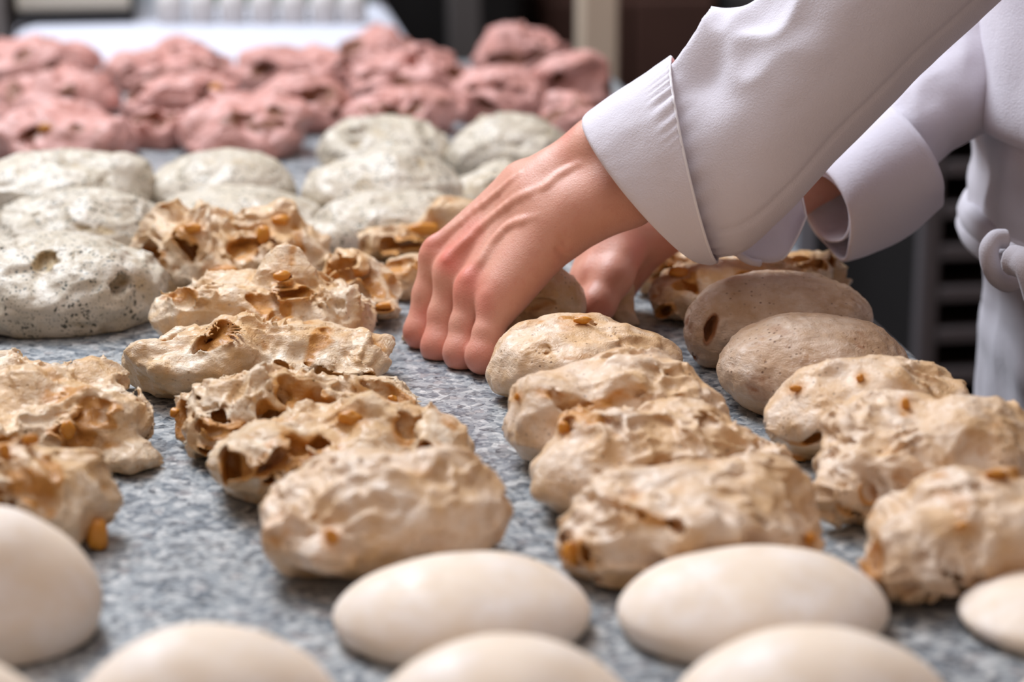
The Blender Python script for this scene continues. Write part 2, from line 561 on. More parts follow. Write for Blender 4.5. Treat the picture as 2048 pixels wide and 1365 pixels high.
def dough(kind, x0, x1, y0, y1, label, group, seed, cat='dough', bfac=0.82, lift=0.7, lumps=(), holes=(), chunks=(), rnd=None, amp=1.0, flip=None, name='dough_piece'):
    K = KIND[kind]
    rs = random.Random(seed * 31 + 5)
    xc = (x0 + x1) / 2
    g = G(xc, y1)
    Z = proj(g)[2]
    a = (x1 - x0) / 2 * (Z * 1.03) / FPX
    c, r = solve_h(xc, y1, y0, a, bfac, lift)
    # keep the middle of the outline on the middle of the piece
    for _ in range(3):
        pc = proj(c)
        c = c + RGT * ((xc - pc[0]) / FPX * pc[2])
        r[0] = (x1 - x0) / 2 * pc[2] / FPX
    c[2] = lift * r[2]
    margin = 0.016
    # extra lumps: boxes in the photograph, at a depth offset from the middle of the piece
    L = []
    Zc = proj(c)[2]
    th_ = PITCH + math.atan((proj(c)[1] - 682.5) / FPX)
    for (lx0, lx1, ly0, ly1, dz) in lumps:
        Zl = Zc + dz
        q = P((lx0 + lx1) / 2, (ly0 + ly1) / 2, Zl)
        ra = (lx1 - lx0) / 2 * Zl / FPX
        rv = (ly1 - ly0) / 2 * Zl / FPX
        rb = min(ra, r[1]) * 0.85
        hz = math.sqrt(max((rv ** 2 - (rb * math.sin(th_)) ** 2), (0.45 * rv) ** 2)) / math.cos(th_)
        L.append((q, (ra, rb, hz)))
    for i in range(K['rnd'] if rnd is None else rnd):
        an = rs.uniform(0, 2 * math.pi)
        rr = rs.uniform(0.35, 0.75)
        rad = r[1] * rs.uniform(0.28, 0.48)
        q = c + np.array((r[0] * rr * math.cos(an), r[1] * rr * math.sin(an), r[2] * math.sqrt(max(0.05, 1 - rr * rr)) * rs.uniform(0.5, 0.95) - rad * 0.25))
        L.append((q, (rad * rs.uniform(0.9, 1.7), rad * rs.uniform(0.8, 1.2), rad * rs.uniform(0.5, 0.8))))
    lo = c - r - margin
    hi = c + r + margin
    for q, rr in L:
        lo = np.minimum(lo, q - max(rr) - margin); hi = np.maximum(hi, q + np.array(rr) + margin)
    lo[2] = -0.004
    res = K['res']
    xs = np.arange(lo[0], hi[0] + res, res); ys = np.arange(lo[1], hi[1] + res, res); zs = np.arange(-2.4 * res, hi[2] + res, res)
    X, Y, Zg = np.meshgrid(xs, ys, zs, indexing='ij')
    p = (X.ravel(), Y.ravel(), Zg.ravel())
    if kind == 'smooth':
        tp = np.clip((p[2] - c[2]) / r[2], 0, 1)
        pt = (c[0] + (p[0] - c[0]) * (1 + 0.16 * tp), c[1] + (p[1] - c[1]) * (1 + 0.16 * tp), p[2])
        d = ell(pt, c, r)
    else:
        d = ell(p, c, r)
    ksm = {'smooth': 0.02, 'herb': 0.012, 'semi': 0.009, 'dark': 0.01, 'torn': 0.005, 'pink': 0.006}[kind]
    for q, rr in L:
        d = smin(d, ell(p, q, rr, rs.uniform(-0.3, 0.3)), ksm)
    m = np.abs(d) < 0.024
    pm = (p[0][m], p[1][m], p[2][m])

    def warp(pp):
        w = K['warp']
        w1 = fbm(pp, 0.028, seed + 1, 2); w2 = fbm(pp, 0.028, seed + 2, 2); w3 = fbm(pp, 0.028, seed + 3, 2)
        return (pp[0] + w * w1, pp[1] + w * w2, pp[2] + w * w3)

    def disp(pp):
        q = warp(pp)
        calm = 0.45 + 1.5 * np.clip(fbm(pp, 0.05, seed + 77, 1) * 2.2 + 0.15, 0, 1) if kind in ('torn', 'semi', 'pink') else 1.0
        t = amp * K['a1'] * fbm((q[0], q[1], q[2] * 1.25), K['s1'], seed, 2)
        if K['a2']:
            t = t + calm * amp * K['a2'] * (fbm((q[0], q[1] , q[2] * 1.6), K['s2'], seed + 9, 2, ridged=True) - 0.25)
        if K['rough']:
            t = t + K['rough'] * fbm(pp, 0.0035, seed + 4, 2)
        return t
    dm = d[m]
    q = warp(pm)
    # the warp drags the ball surface and its lumps so that folds overhang
    if kind in ('torn', 'pink', 'semi'):
        dq = ell(q, c, r)
        for ql, rr in L:
            dq = smin(dq, ell(q, ql, rr), ksm)
        dm = 0.35 * dm + 0.65 * dq
    dm = dm - disp(pm)
    # tears and hollows
    H = []
    lips = []
    for (hx, hy, hw, hh, ang, dep) in holes:
        # where the sight line meets the ball
        v_ = (P(hx, hy, 1.0) - CAM); v_ = v_ / np.linalg.norm(v_)
        t_ = Zc - 0.15
        best = (9, t_)
        for _ in range(60):
            q_ = CAM + v_ * t_
            dd_ = min([float(ell(q_, c, r))] + [float(ell(q_, ql, rr)) for ql, rr in L])
            if dd_ < best[0]:
                best = (dd_, t_)
            if dd_ < 0.0004:
                break
            t_ += max(dd_, 0.0008) * 0.8
            if t_ > Zc + 0.2:
                t_ = best[1]
                break
        hit = CAM + v_ * t_
        s_ = Zc / FPX
        H.append((hit, (hw / 2 * s_, dep, hh / 2 * s_), YAW * -1, math.radians(ang)))
        lips.append(kind in ('torn', 'semi') and hh >= 20 and hw >= 24)
    if kind in ('torn', 'pink'):
        for i in range(0 if r[0] < 0.02 else 4 if kind == 'torn' else 3):
            an = rs.uniform(-2.9, -0.2)
            el = rs.uniform(0.15, 0.9)
            hit = c + r * np.array((math.cos(an) * math.cos(el), math.sin(an) * math.cos(el), math.sin(el)))
            H.append((hit, (rs.uniform(.006, .014), rs.uniform(.006, .013), rs.uniform(.003, .006)), rs.uniform(-1, 1), rs.uniform(-.6, .6)))
    hn = fbm(pm, 0.011, seed + 40, 2) if H else 0
    for hi_, (hit, hr, rot, tilt) in enumerate(H):
        if hi_ < len(lips) and lips[hi_]:
            eh = ell(q, hit, hr, rot, tilt) + 0.0035 * hn
            dm = smin(dm, np.maximum(np.abs(eh - 0.0009) - 0.0011, dm - 0.0035 - 0.004 * hn), 0.0015)
        dm = smax(dm, -(ell(q, hit, hr, rot, tilt) + 0.0045 * hn), 0.0018)
    d[m] = dm
    d = smax(d, -p[2], 0.002)
    verts, quads = surface_nets(d.reshape(X.shape), xs, ys, zs)
    # where the surface is stained by oil and cheese
    pv = (verts[:, 0], verts[:, 1], verts[:, 2])
    qv = warp(pv)
    st = 0.55 * np.clip(fbm(qv, 0.022, seed + 21, 3) * 2.2 - 0.35, 0, 1)
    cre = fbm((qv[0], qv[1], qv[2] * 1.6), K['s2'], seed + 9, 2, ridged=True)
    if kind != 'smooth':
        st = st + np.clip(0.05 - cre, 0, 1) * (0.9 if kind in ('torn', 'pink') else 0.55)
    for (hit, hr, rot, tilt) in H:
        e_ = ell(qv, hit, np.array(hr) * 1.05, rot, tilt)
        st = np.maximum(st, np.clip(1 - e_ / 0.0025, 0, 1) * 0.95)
    if kind == 'smooth':
        st = st * 0.8
    vp = proj_many(verts) if chunks else None
    for (hx, hy, hw, hh) in chunks:
        rr_ = ((vp[0] - hx) / (hw * 0.9 + 8)) ** 2 + ((vp[1] - hy) / (hh * 0.9 + 8)) ** 2
        st = np.maximum(st, 0.8 * np.exp(-rr_))
    loc = (float(c[0]), float(c[1]), 0.0)
    if chunks:
        root = empty(name, loc, label, cat, group)
        link_mesh('dough_body', verts - np.array(loc), quads, M[K['mat']], root, None, attrs={'stain': st})
    else:
        root = link_mesh(name, verts, quads, M[K['mat']], None, loc, attrs={'stain': st})
        tag(root, label, cat, group)
    # chunks sit where the sight line meets the real surface
    for j, (hx, hy, hw, hh) in enumerate(chunks):
        vp = proj_many(verts)
        dd = (vp[0] - hx) ** 2 + (vp[1] - hy) ** 2
        near = np.where(dd < 14 ** 2)[0]
        i_ = near[np.argmin(vp[2][near])] if len(near) else int(np.argmin(dd))
        s_ = Zc / FPX
        hw, hh = max(hw, hh * 0.6), max(hh, hw * 0.42)
        pos = P(hx, hy, vp[2][i_]) + FWD * 0.0022
        if pos[2] < hh / 2 * s_ * 0.8:
            pos[2] = hh / 2 * s_ * 0.8
        lump_blob('orange_chunk', pos - np.array(loc), (hw / 2 * s_, min(hw, hh) / 2 * s_ * 0.9, hh / 2 * s_), seed + j, M['chunk'], root, None)
    return root


def proj_many(v):
    q = v - CAM
    Z = q @ FWD
    return 1024 + FPX * (q @ RGT) / Z, 682.5 - FPX * (q @ UPV) / Z, Z


#DOUGHS
exec_doughs = True
GS = 'smooth pale dough balls in the front rows'
GK = 'kneaded golden dough pieces in the right columns'
GT = 'rough torn golden dough pieces'
GH = 'herb speckled grey dough pieces'
GP = 'pink dough pieces at the far end'
DOUGHS = [
    # smooth pale balls, front
    dict(kind='smooth', lift=0.42, b=(-280, 200, 1008, 1345), label='large smooth pale dough ball cut by the left edge of the photo', group=GS),
    dict(kind='smooth', lift=0.42, b=(-400, 118, 1290, 1660), label='smooth pale dough ball in the bottom left corner, only its top showing', group=GS),
    dict(kind='smooth', lift=0.42, b=(148, 682, 1240, 1560), label='smooth pale dough ball at the bottom edge, right of the bottom left corner one', group=GS),
    dict(kind='smooth', lift=0.42, b=(672, 1180, 1096, 1343), label='smooth pale dough ball in front of the blistered golden ball', group=GS),
    dict(kind='smooth', lift=0.42, b=(738, 1275, 1262, 1570), label='smooth pale dough ball at the bottom edge near the middle of the photo', group=GS),
    dict(kind='smooth', lift=0.42, b=(1238, 1783, 1084, 1342), label='smooth pale dough ball in front of the piece with the swirled crater', group=GS),
    dict(kind='smooth', lift=0.42, b=(1340, 1910, 1250, 1560), label='smooth pale dough ball at the bottom edge, right of the one near the middle', group=GS),
    dict(kind='smooth', lift=0.42, b=(1908, 2440, 1118, 1330), label='smooth pale dough ball cut by the right edge of the photo', group=GS),
    dict(kind='smooth', lift=0.42, b=(2010, 2560, 1290, 1580), label='smooth pale dough ball of which a sliver shows in the bottom right corner', group=GS),
    # left ragged
    dict(kind='torn', bfac=0.66, b=(-260, 300, 755, 955), label='wide torn golden dough piece with a pointed right tip at the left edge', group=GT,
         lumps=[(180, 312, 880, 942, -0.02), (60, 215, 742, 790, 0.035), (-60, 150, 718, 790, 0.035)], holes=[(155, 862, 70, 28, 0, .010), (130, 775, 120, 14, -8, .006)], chunks=[(135, 862, 26, 34)], rnd=3, amp=0.8),
    dict(kind='torn', bfac=0.66, b=(-230, 222, 885, 1118), label='torn golden dough piece behind the large smooth ball at the left edge', group=GT,
         holes=[(30, 893, 60, 34, 20, .010), (70, 975, 90, 12, 10, .004)], chunks=[(60, 880, 34, 22), (8, 905, 20, 34), (190, 1070, 40, 70)], rnd=3, amp=0.75),
    # centre ragged column
    dict(kind='torn', bfac=0.66, b=(285, 660, 440, 592), label='torn golden dough piece farthest back in its column, heaped with orange shreds', group=GT,
         lumps=[(285, 460, 430, 520, 0.0), (470, 590, 412, 500, 0.0), (560, 665, 455, 560, -0.01)], holes=[(310, 505, 60, 40, 0, .014), (385, 480, 40, 55, 30, .012), (500, 505, 50, 24, 0, .012)], chunks=[(385, 457, 34, 18), (525, 470, 26, 40), (560, 440, 34, 22), (450, 545, 60, 16)]),
    dict(kind='torn', bfac=0.66, b=(615, 806, 508, 642), label='small torn golden dough piece with a ring shaped hollow, left of the hand', group=GT,
         lumps=[(715, 806, 570, 642, -0.02)], holes=[(765, 605, 46, 22, 0, .012), (680, 565, 50, 26, 20, .012)], chunks=[(765, 612, 30, 12)], rnd=2),
    dict(kind='torn', bfac=0.66, b=(300, 756, 552, 722), label='broad torn dough piece topped with a hollow orange knob', group=GT,
         lumps=[(505, 640, 508, 612, -0.005), (610, 756, 575, 715, -0.012), (300, 480, 580, 690, -0.02)], holes=[(580, 602, 90, 22, 0, .012), (570, 565, 30, 34, 0, .010), (375, 605, 36, 40, -40, .010)], chunks=[(562, 552, 32, 22)], rnd=1, amp=0.7),
    dict(kind='torn', bfac=0.56, b=(255, 765, 648, 792), label='torn dough piece with a pale round left lobe and a raised orange flap', group=GT,
         lumps=[(256, 505, 650, 792, -0.025), (530, 645, 695, 775, -0.02), (640, 772, 690, 785, -0.01)], holes=[(435, 680, 100, 34, 12, .013), (325, 660, 50, 14, 25, .008), (575, 735, 30, 60, 40, .010), (740, 755, 60, 40, 20, .012), (650, 752, 30, 30, 40, .012)], chunks=[(600, 765, 40, 18)], rnd=1, amp=0.75),
    dict(kind='torn', bfac=0.52, b=(358, 830, 755, 905), label='torn dough piece with a deep shadowed cavity in its left side', group=GT,
         lumps=[(358, 570, 752, 870, -0.02), (375, 520, 810, 902, -0.03), (580, 760, 760, 850, 0.0)], holes=[(445, 826, 90, 36, 0, .022), (535, 848, 90, 44, 25, .024), (440, 880, 40, 22, 0, .01)], chunks=[(348, 827, 20, 18), (600, 835, 50, 26), (785, 800, 20, 20)], rnd=2, amp=0.75),
    dict(kind='torn', bfac=0.58, b=(415, 960, 815, 1010), label='torn dough piece split by two deep dark slots at its left end', group=GT,
         lumps=[(418, 640, 850, 975, -0.03), (640, 790, 800, 900, 0.0), (800, 962, 830, 960, -0.015)], holes=[(535, 922, 130, 54, 28, .026), (452, 935, 50, 66, 30, .02), (600, 900, 34, 30, -40, .010), (885, 905, 60, 26, -25, .014), (540, 970, 50, 30, 20, .012)], chunks=[(700, 838, 50, 30), (905, 912, 30, 16)], rnd=2, amp=0.75),
    dict(kind='semi', bfac=0.74, b=(520, 1030, 896, 1172), label='blistered golden dough ball with one orange spot on its front', group=GT,
         lumps=[(520, 640, 1020, 1165, -0.03), (600, 720, 1060, 1172, -0.04)], chunks=[(662, 1078, 26, 40)], rnd=0, amp=0.55, lift=0.68),
    # behind and under the hand
    dict(kind='torn', bfac=0.66, b=(728, 960, 435, 525), label='torn golden dough piece partly hidden behind the knuckles', group=GT, holes=[(830, 485, 110, 34, 15, .016)],
         lumps=[(728, 850, 450, 520, -0.01), (840, 960, 400, 480, 0.0)], rnd=1, chunks=[(850, 460, 60, 12)]),
    dict(kind='torn', bfac=0.66, b=(758, 900, 512, 602), label='pale lump of dough tucked behind the fingers', group=GT, rnd=1, amp=0.6),
    dict(kind='semi', b=(985, 1184, 520, 706), label='golden dough piece being rounded between the two hands', group=GK, rnd=1, amp=0.6, bfac=0.7,
         holes=[(1075, 615, 60, 8, 0, .003)]),
    dict(kind='semi', bfac=0.74, b=(1218, 1284, 582, 655), label='small pale dough tip between the rear hand and the right column', group=GK, rnd=0, amp=0.5),
    dict(kind='torn', bfac=0.8, b=(818, 872, 655, 691), label='small dark orange scrap of dough poking out beside the index finger', group=GT, rnd=0, amp=0.4),
    # column A
    dict(kind='semi', bfac=0.74, b=(974, 1358, 637, 822), label='pale wet dough piece directly in front of the fist', group=GK, rnd=0, amp=0.6,
         holes=[(1165, 642, 50, 7, 0, .004), (1260, 715, 190, 6, -4, .003)], chunks=[(1165, 641, 34, 10)]),
    dict(kind='semi', bfac=0.62, b=(1006, 1455, 722, 942), label='kneaded dough piece with a creased left shoulder, second in the column nearest the fist', group=GK, rnd=2, amp=0.8,
         lumps=[(1008, 1200, 745, 930, -0.02)], holes=[(1090, 778, 70, 8, -15, .004), (1190, 800, 130, 8, 0, .004)], chunks=[(1033, 795, 10, 13)]),
    dict(kind='semi', bfac=0.64, b=(1066, 1555, 826, 1037), label='kneaded dough piece with an orange lined hole on its upper left', group=GK, rnd=1, amp=0.9,
         lumps=[(1068, 1260, 900, 1030, -0.025), (1180, 1330, 830, 930, 0.0), (1515, 1556, 920, 955, -0.01)], holes=[(1160, 853, 80, 36, 22, .016), (1270, 935, 110, 12, 10, .005)], chunks=[(1128, 856, 24, 26)]),
    dict(kind='semi', bfac=0.74, b=(1130, 1632, 932, 1187), label='kneaded dough piece with a swirled crater, frontmost golden piece of the middle column', group=GK, rnd=2, amp=1.0,
         lumps=[(1590, 1634, 1050, 1100, -0.01), (1150, 1330, 940, 1100, 0.0)], holes=[(1365, 1005, 26, 26, 0, .008), (1330, 1048, 90, 16, -12, .006), (1200, 1120, 30, 60, 20, .005)], chunks=[(1622, 1080, 20, 30), (1142, 1110, 26, 50)]),
    # column B
    dict(kind='torn', bfac=0.66, b=(1272, 1395, 490, 600), label='small dark golden torn dough piece under the near cuff', group=GT, rnd=2, amp=0.8, holes=[(1335, 510, 40, 16, 10, .010), (1340, 545, 60, 14, 20, .008)]),
    dict(kind='torn', bfac=0.66, b=(1295, 1700, 510, 655), label='torn pale dough piece under the sleeve, back of the right column', group=GT, rnd=1, amp=0.7,
         lumps=[(1295, 1400, 560, 630, -0.01), (1540, 1680, 495, 600, 0.01)], holes=[(1325, 618, 50, 30, 30, .012), (1605, 520, 40, 18, -20, .008)], chunks=[(1603, 518, 34, 14), (1360, 545, 50, 16)]),
    dict(kind='dark', b=(1376, 1748, 540, 742), label='grainy dough piece with sleeve shade in its brown colour and a dark split at its left end', group=GK, rnd=0,
         lumps=[(1376, 1500, 600, 738, -0.02)], holes=[(1418, 658, 22, 56, -35, .010), (1390, 690, 20, 50, -20, .006)]),
    dict(kind='dark', b=(1432, 1818, 626, 842), label='smooth oval grainy dough piece in the right column, sleeve shade in its brownish colour', group=GK, rnd=0, amp=0.7),
    dict(kind='semi', bfac=0.74, b=(1540, 1950, 716, 938), label='golden dough piece with a puckered orange fold at lower left', group=GK, rnd=1, amp=0.7,
         holes=[(1600, 925, 50, 34, -30, .012), (1610, 880, 90, 8, 10, .004)], chunks=[(1722, 757, 16, 16), (1592, 778, 26, 12)]),
    dict(kind='semi', bfac=0.74, b=(1624, 2110, 800, 1052), label='sprawling golden dough piece reaching the right edge, third from the front', group=GK, rnd=2, amp=0.9,
         lumps=[(1626, 1760, 930, 1050, -0.03), (1800, 2060, 800, 960, 0.0)], holes=[(1740, 985, 20, 40, 20, .008), (1700, 1020, 60, 14, -25, .006), (1812, 812, 12, 18, 20, .004)], chunks=[(1812, 810, 16, 24)]),
    dict(kind='semi', bfac=0.74, b=(1725, 2240, 945, 1203), label='dark blistered golden dough piece at the right edge, behind a smooth pale ball', group=GK, rnd=3, amp=1.15,
         lumps=[(1728, 1900, 1060, 1200, -0.03)], holes=[(1745, 1110, 26, 90, 20, .012), (1990, 950, 60, 30, 0, .010)], chunks=[(1930, 1055, 34, 20), (1995, 950, 44, 20)]),
    # herb dough
    dict(kind='herb', lift=0.5, bfac=0.92, b=(-110, 326, 478, 676), label='large grey green herb flecked dough piece nearest the camera with a dimple', group=GH, rnd=2,
         lumps=[(-40, 290, 474, 600, 0.01), (180, 326, 540, 650, -0.01)], holes=[(78, 522, 50, 40, 0, .012), (235, 558, 60, 12, 0, .008)]),
    dict(kind='herb', lift=0.5, bfac=0.92, b=(-5, 345, 392, 560), label='herb flecked dough piece directly behind the dimpled one', group=GH, rnd=2, holes=[(200, 458, 60, 6, -8, .004)]),
    dict(kind='herb', lift=0.5, bfac=0.92, b=(-60, 302, 300, 478), label='herb flecked dough piece at the left edge below the pink dough', group=GH, rnd=2),
    dict(kind='herb', lift=0.5, bfac=0.92, b=(-190, 25, 400, 470), label='herb flecked dough piece mostly cut off by the left edge', group=GH, rnd=1),
    dict(kind='herb', lift=0.5, bfac=0.92, b=(286, 597, 298, 455), label='flat round herb dough piece, second of the back row from the left', group=GH, rnd=1, amp=0.7),
    dict(kind='herb', lift=0.5, bfac=0.92, b=(300, 655, 374, 520), label='herb dough piece just behind the heap of orange shreds', group=GH, rnd=1, amp=0.7),
    dict(kind='herb', lift=0.5, bfac=0.92, b=(560, 724, 445, 540), label='small herb dough piece showing between two torn golden pieces', group=GH, rnd=1, amp=0.7),
    dict(kind='herb', lift=0.5, bfac=0.92, b=(630, 908, 232, 366), label='farthest herb dough piece, touching the pink dough in the third column', group=GH, rnd=1),
    dict(kind='herb', lift=0.5, bfac=0.92, b=(612, 934, 298, 468), label='herb dough piece in the third column with a notch at its left', group=GH, rnd=2),
    dict(kind='herb', lift=0.5, bfac=0.92, b=(648, 948, 388, 512), label='herb dough piece just left of the wrist', group=GH, rnd=2),
    dict(kind='herb', lift=0.5, bfac=0.92, b=(892, 1150, 236, 372), label='herb dough piece in front of the pink dough beside the white cuff', group=GH, rnd=1),
    dict(kind='herb', lift=0.5, bfac=0.92, b=(905, 1130, 328, 455), label='herb dough piece mostly hidden behind the forearm', group=GH, rnd=1),
    # pink dough
    dict(kind='pink', lift=0.5, bfac=0.85, b=(-60, 192, 80, 182), label='pink dough lump with a dark peak, back left corner', group=GP, lumps=[(45, 105, 74, 120, 0.0)]),
    dict(kind='pink', lift=0.5, bfac=0.85, b=(0, 238, 140, 250), label='pink dough lump in the leftmost column, middle one', group=GP),
    dict(kind='pink', lift=0.5, bfac=0.85, b=(-12, 278, 214, 338), label='pink dough lump in the leftmost column, nearest the herb dough', group=GP, chunks=[(90, 255, 26, 16)]),
    dict(kind='pink', lift=0.5, bfac=0.85, b=(212, 470, 98, 190), label='flat topped pink dough lump, farthest in the second column', group=GP),
    dict(kind='pink', lift=0.5, bfac=0.85, b=(240, 478, 150, 260), label='pink dough lump in the middle of the second column', group=GP, chunks=[(430, 178, 24, 18)]),
    dict(kind='pink', lift=0.5, bfac=0.85, b=(262, 370, 222, 300), label='shaded small pink lump between the left and second columns', group=GP, rnd=2),
    dict(kind='pink', lift=0.5, bfac=0.85, b=(352, 612, 192, 325), label='pink dough lump with a long groove, above the flat round herb dough', group=GP, holes=[(480, 248, 100, 16, 0, .010)]),
    dict(kind='pink', lift=0.5, bfac=0.85, b=(465, 700, 94, 195), label='pink dough lump with a pointed top, farthest in the centre', group=GP, lumps=[(480, 560, 92, 140, 0.0)]),
    dict(kind='pink', lift=0.5, bfac=0.85, b=(478, 704, 150, 272), label='pink dough lump with a curved dark hollow', group=GP, holes=[(565, 190, 56, 16, -20, .012)]),
    dict(kind='pink', lift=0.5, bfac=0.85, b=(674, 838, 54, 150), label='small dark pink ball of dough, high in the centre back', group=GP, rnd=3),
    dict(kind='pink', lift=0.5, bfac=0.85, b=(700, 945, 106, 215), label='large bright pink dough lump in the third column', group=GP),
    dict(kind='pink', lift=0.5, bfac=0.85, b=(690, 905, 178, 280), label='pink dough lump with a smiling crease, above the herb dough', group=GP, holes=[(785, 214, 60, 10, 0, .008)]),
    dict(kind='pink', lift=0.5, bfac=0.85, b=(944, 1128, 56, 160), label='dark folded pink dough lump, farthest right', group=GP, holes=[(1020, 118, 36, 24, 10, .012)]),
    dict(kind='pink', lift=0.5, bfac=0.85, b=(1056, 1222, 108, 235), label='round pink dough lump next to the wooden post', group=GP, rnd=3),
    dict(kind='pink', lift=0.5, bfac=0.85, b=(912, 1105, 138, 255), label='pink dough lump left of the round one near the post', group=GP),
    dict(kind='pink', lift=0.5, bfac=0.85, b=(1075, 1235, 185, 290), label='pink dough lump nearest the white cuff', group=GP, rnd=3),
]
for i, D in enumerate(DOUGHS):
    D = dict(D)
    kind = D.pop('kind'); b_ = D.pop('b')
    dough(kind, *b_, seed=i + 3, **D)

#PERSON
# ------------------------------------------------------------------ the baker
pers_loc = np.array((0.66, 1.42, -0.9))
person = empty('person', tuple(pers_loc), 'person in white jacket and apron leaning over the table, shaping dough with both hands', 'person')


class Field:
    """a distance field on an uneven grid: fine round the hands, coarse elsewhere"""
    def __init__(self, xs, ys, zs):
        self.xs, self.ys, self.zs = xs, ys, zs
        self.d = np.full((len(xs), len(ys), len(zs)), 0.5, np.float32)

    def sl(self, lo, hi):
        return tuple(slice(max(0, int(np.searchsorted(a, l))), int(np.searchsorted(a, h))) for a, l, h in zip((self.xs, self.ys, self.zs), lo, hi))

    def pts(self, s):
        return (self.xs[s[0]][:, None, None], self.ys[s[1]][None, :, None], self.zs[s[2]][None, None, :])

    def add(self, other_sl, vals, k):
        self.d[other_sl] = smin(self.d[other_sl], vals, k)

    def cone(self, a, b, ra, rb, k, m=0.025):
        a = np.asarray(a); b = np.asarray(b)
        lo = np.minimum(a - ra, b - rb) - m; hi = np.maximum(a + ra, b + rb) + m
        s = self.sl(lo, hi)
        self.add(s, cone(self.pts(s), a, b, ra, rb).astype(np.float32), k)


def axis(a, b, fine0, fine1, fine, coarse):
    left = list(np.arange(fine0 - coarse, a - coarse, -coarse))[::-1]
    right = list(np.arange(fine1 + coarse, b + coarse, coarse))
    return np.array(left + list(np.arange(fine0, fine1, fine)) + right)


F = Field(axis(0.12, 0.86, 0.125, 0.335, 0.00135, 0.009),
          axis(1.05, 1.76, 1.285, 1.535, 0.00135, 0.009),
          axis(-0.02, 0.90, -0.004, 0.165, 0.00135, 0.009))
RED = []


def add_hand(wr, fore, elbow, metas, fingers, thumb, hypo, tendon=True, rs=1.0):
    """wr: two points across the wrist; fore: two points at the cuff; metas: (base, knuckle) for each finger; fingers: joints"""
    for k_ in (0, 1):
        F.cone(P(*wr[k_]), P(*fore[k_]), 0.0158, 0.0175, 0.012)
        F.cone(P(*fore[k_]), P(*elbow), 0.0175, 0.029, 0.02)
        F.cone(P(*wr[k_]), P(*metas[1 + k_][0]), 0.0152, 0.0142, 0.022)
    F.cone(P(*wr[0]), P(*wr[1]), 0.0150, 0.0150, 0.010)
    rad = (0.0104, 0.0106, 0.0100, 0.0092)
    for (b_, k_), r in zip(metas, rad):
        F.cone(P(*b_), P(*k_), 0.0136, r * rs, 0.012)
    for i in range(3):
        F.cone(P(*metas[i][0]), P(*metas[i + 1][1]), 0.011, 0.0085, 0.009)
    for (a, b, ra, rb) in hypo:
        F.cone(P(*a), P(*b), ra, rb, 0.012)
    # fingers: built apart from each other, then joined to the palm
    palm = F.d.copy()
    fr = ((0.0096, 0.0096, 0.0097, 0.0078, 0.0068), (0.0098, 0.0098, 0.0099, 0.0079, 0.0069), (0.0094, 0.0095, 0.0096, 0.0076, 0.0066), (0.0088, 0.0088, 0.0089, 0.0068, 0.0060))
    tot = np.full(F.d.shape, 0.5, np.float32)
    for fi, (jn, rr) in enumerate(zip(fingers, fr)):
        pts = [P(*q) for q in [metas[fi][1]] + list(jn)]
        lo = np.min(pts, 0) - 0.03; hi = np.max(pts, 0) + 0.03
        s = F.sl(lo, hi)
        pp = F.pts(s)
        fd = None
        for j in range(len(pts) - 1):
            mid = (pts[j] + pts[j + 1]) / 2
            c1 = cone(pp, pts[j], pts[j + 1], rr[j], rr[j + 1])
            fd = c1 if fd is None else smin(fd, c1, 0.003)
        # knuckle caps
        fd = smin(fd, np.sqrt(sum((pp[q] - pts[2][q]) ** 2 for q in range(3))) - rr[2] * 1.0, 0.006)
        tot[s] = smin(tot[s], fd.astype(np.float32), 0.0016)
    F.d = smin(palm, tot, 0.0065)
    pts = [P(*q) for q in thumb]
    for j, (ra, rb) in zip(range(3), ((0.0145, 0.0115), (0.0112, 0.0100), (0.0100, 0.0078))):
        F.cone(pts[j], pts[j + 1], ra, rb, 0.006)
    if tendon:
        for fi, ((b_, k_), r) in enumerate(zip(metas, rad)):
            top = UPV * 0.75 - RGT * 0.30 - FWD * 0.62
            top = top / np.linalg.norm(top)
            kp = P(*k_)
            # the bony knuckle
            F.cone(kp + top * 0.0036 - UPV * 0.001, kp + top * 0.0030 + UPV * 0.003, 0.0080 - 0.0007 * fi, 0.0068, 0.004)
            # the tendon runs back from it
            a_ = kp + top * (r * 0.92); b2 = P(*b_) + top * 0.0122
            F.cone(a_, a_ * 0.25 + (b2 - top * 0.004) * 0.75, 0.0026, 0.0012, 0.006)
            RED.append((kp + top * 0.010, 0.0105, (0.6, 0.85, 0.65, 0.35)[fi]))
        for fi, jn in enumerate(fingers):
            RED.append((P(*jn[1]) - RGT * 0.003 - UPV * 0.004 - FWD * 0.006, 0.012, 0.3))
            RED.append((P(*jn[1]), 0.015, 0.18))


# left hand: the fist over the dough, little finger nearest the camera
add_hand(wr=((1106, 372, 1.420), (1144, 430, 1.402)),
         fore=((1203, 306, 1.412), (1250, 382, 1.398)),
         elbow=(1850, -115, 1.345),
         metas=(((1046, 372, 1.432), (876, 514, 1.440)), ((1068, 398, 1.420), (908, 548, 1.424)),
                ((1090, 428, 1.408), (948, 582, 1.405)), ((1106, 462, 1.400), (994, 612, 1.390))),
         fingers=(((857, 590, 1.441), (844, 664, 1.440), (905, 678, 1.452), (955, 672, 1.452)),
                  ((889, 630, 1.423), (880, 694, 1.420), (932, 694, 1.436), (975, 680, 1.440)),
                  ((932, 650, 1.403), (924, 706, 1.400), (962, 706, 1.420), (992, 690, 1.428)),
                  ((976, 668, 1.386), (966, 713, 1.384), (985, 706, 1.404), (1002, 694, 1.416))),
         thumb=((1060, 440, 1.440), (1000, 530, 1.468), (965, 600, 1.478), (975, 655, 1.474)),
         hypo=(((1100, 478, 1.400), (1016, 580, 1.392), 0.0145, 0.0120), ((1060, 470, 1.425), (960, 590, 1.425), 0.014, 0.010)))
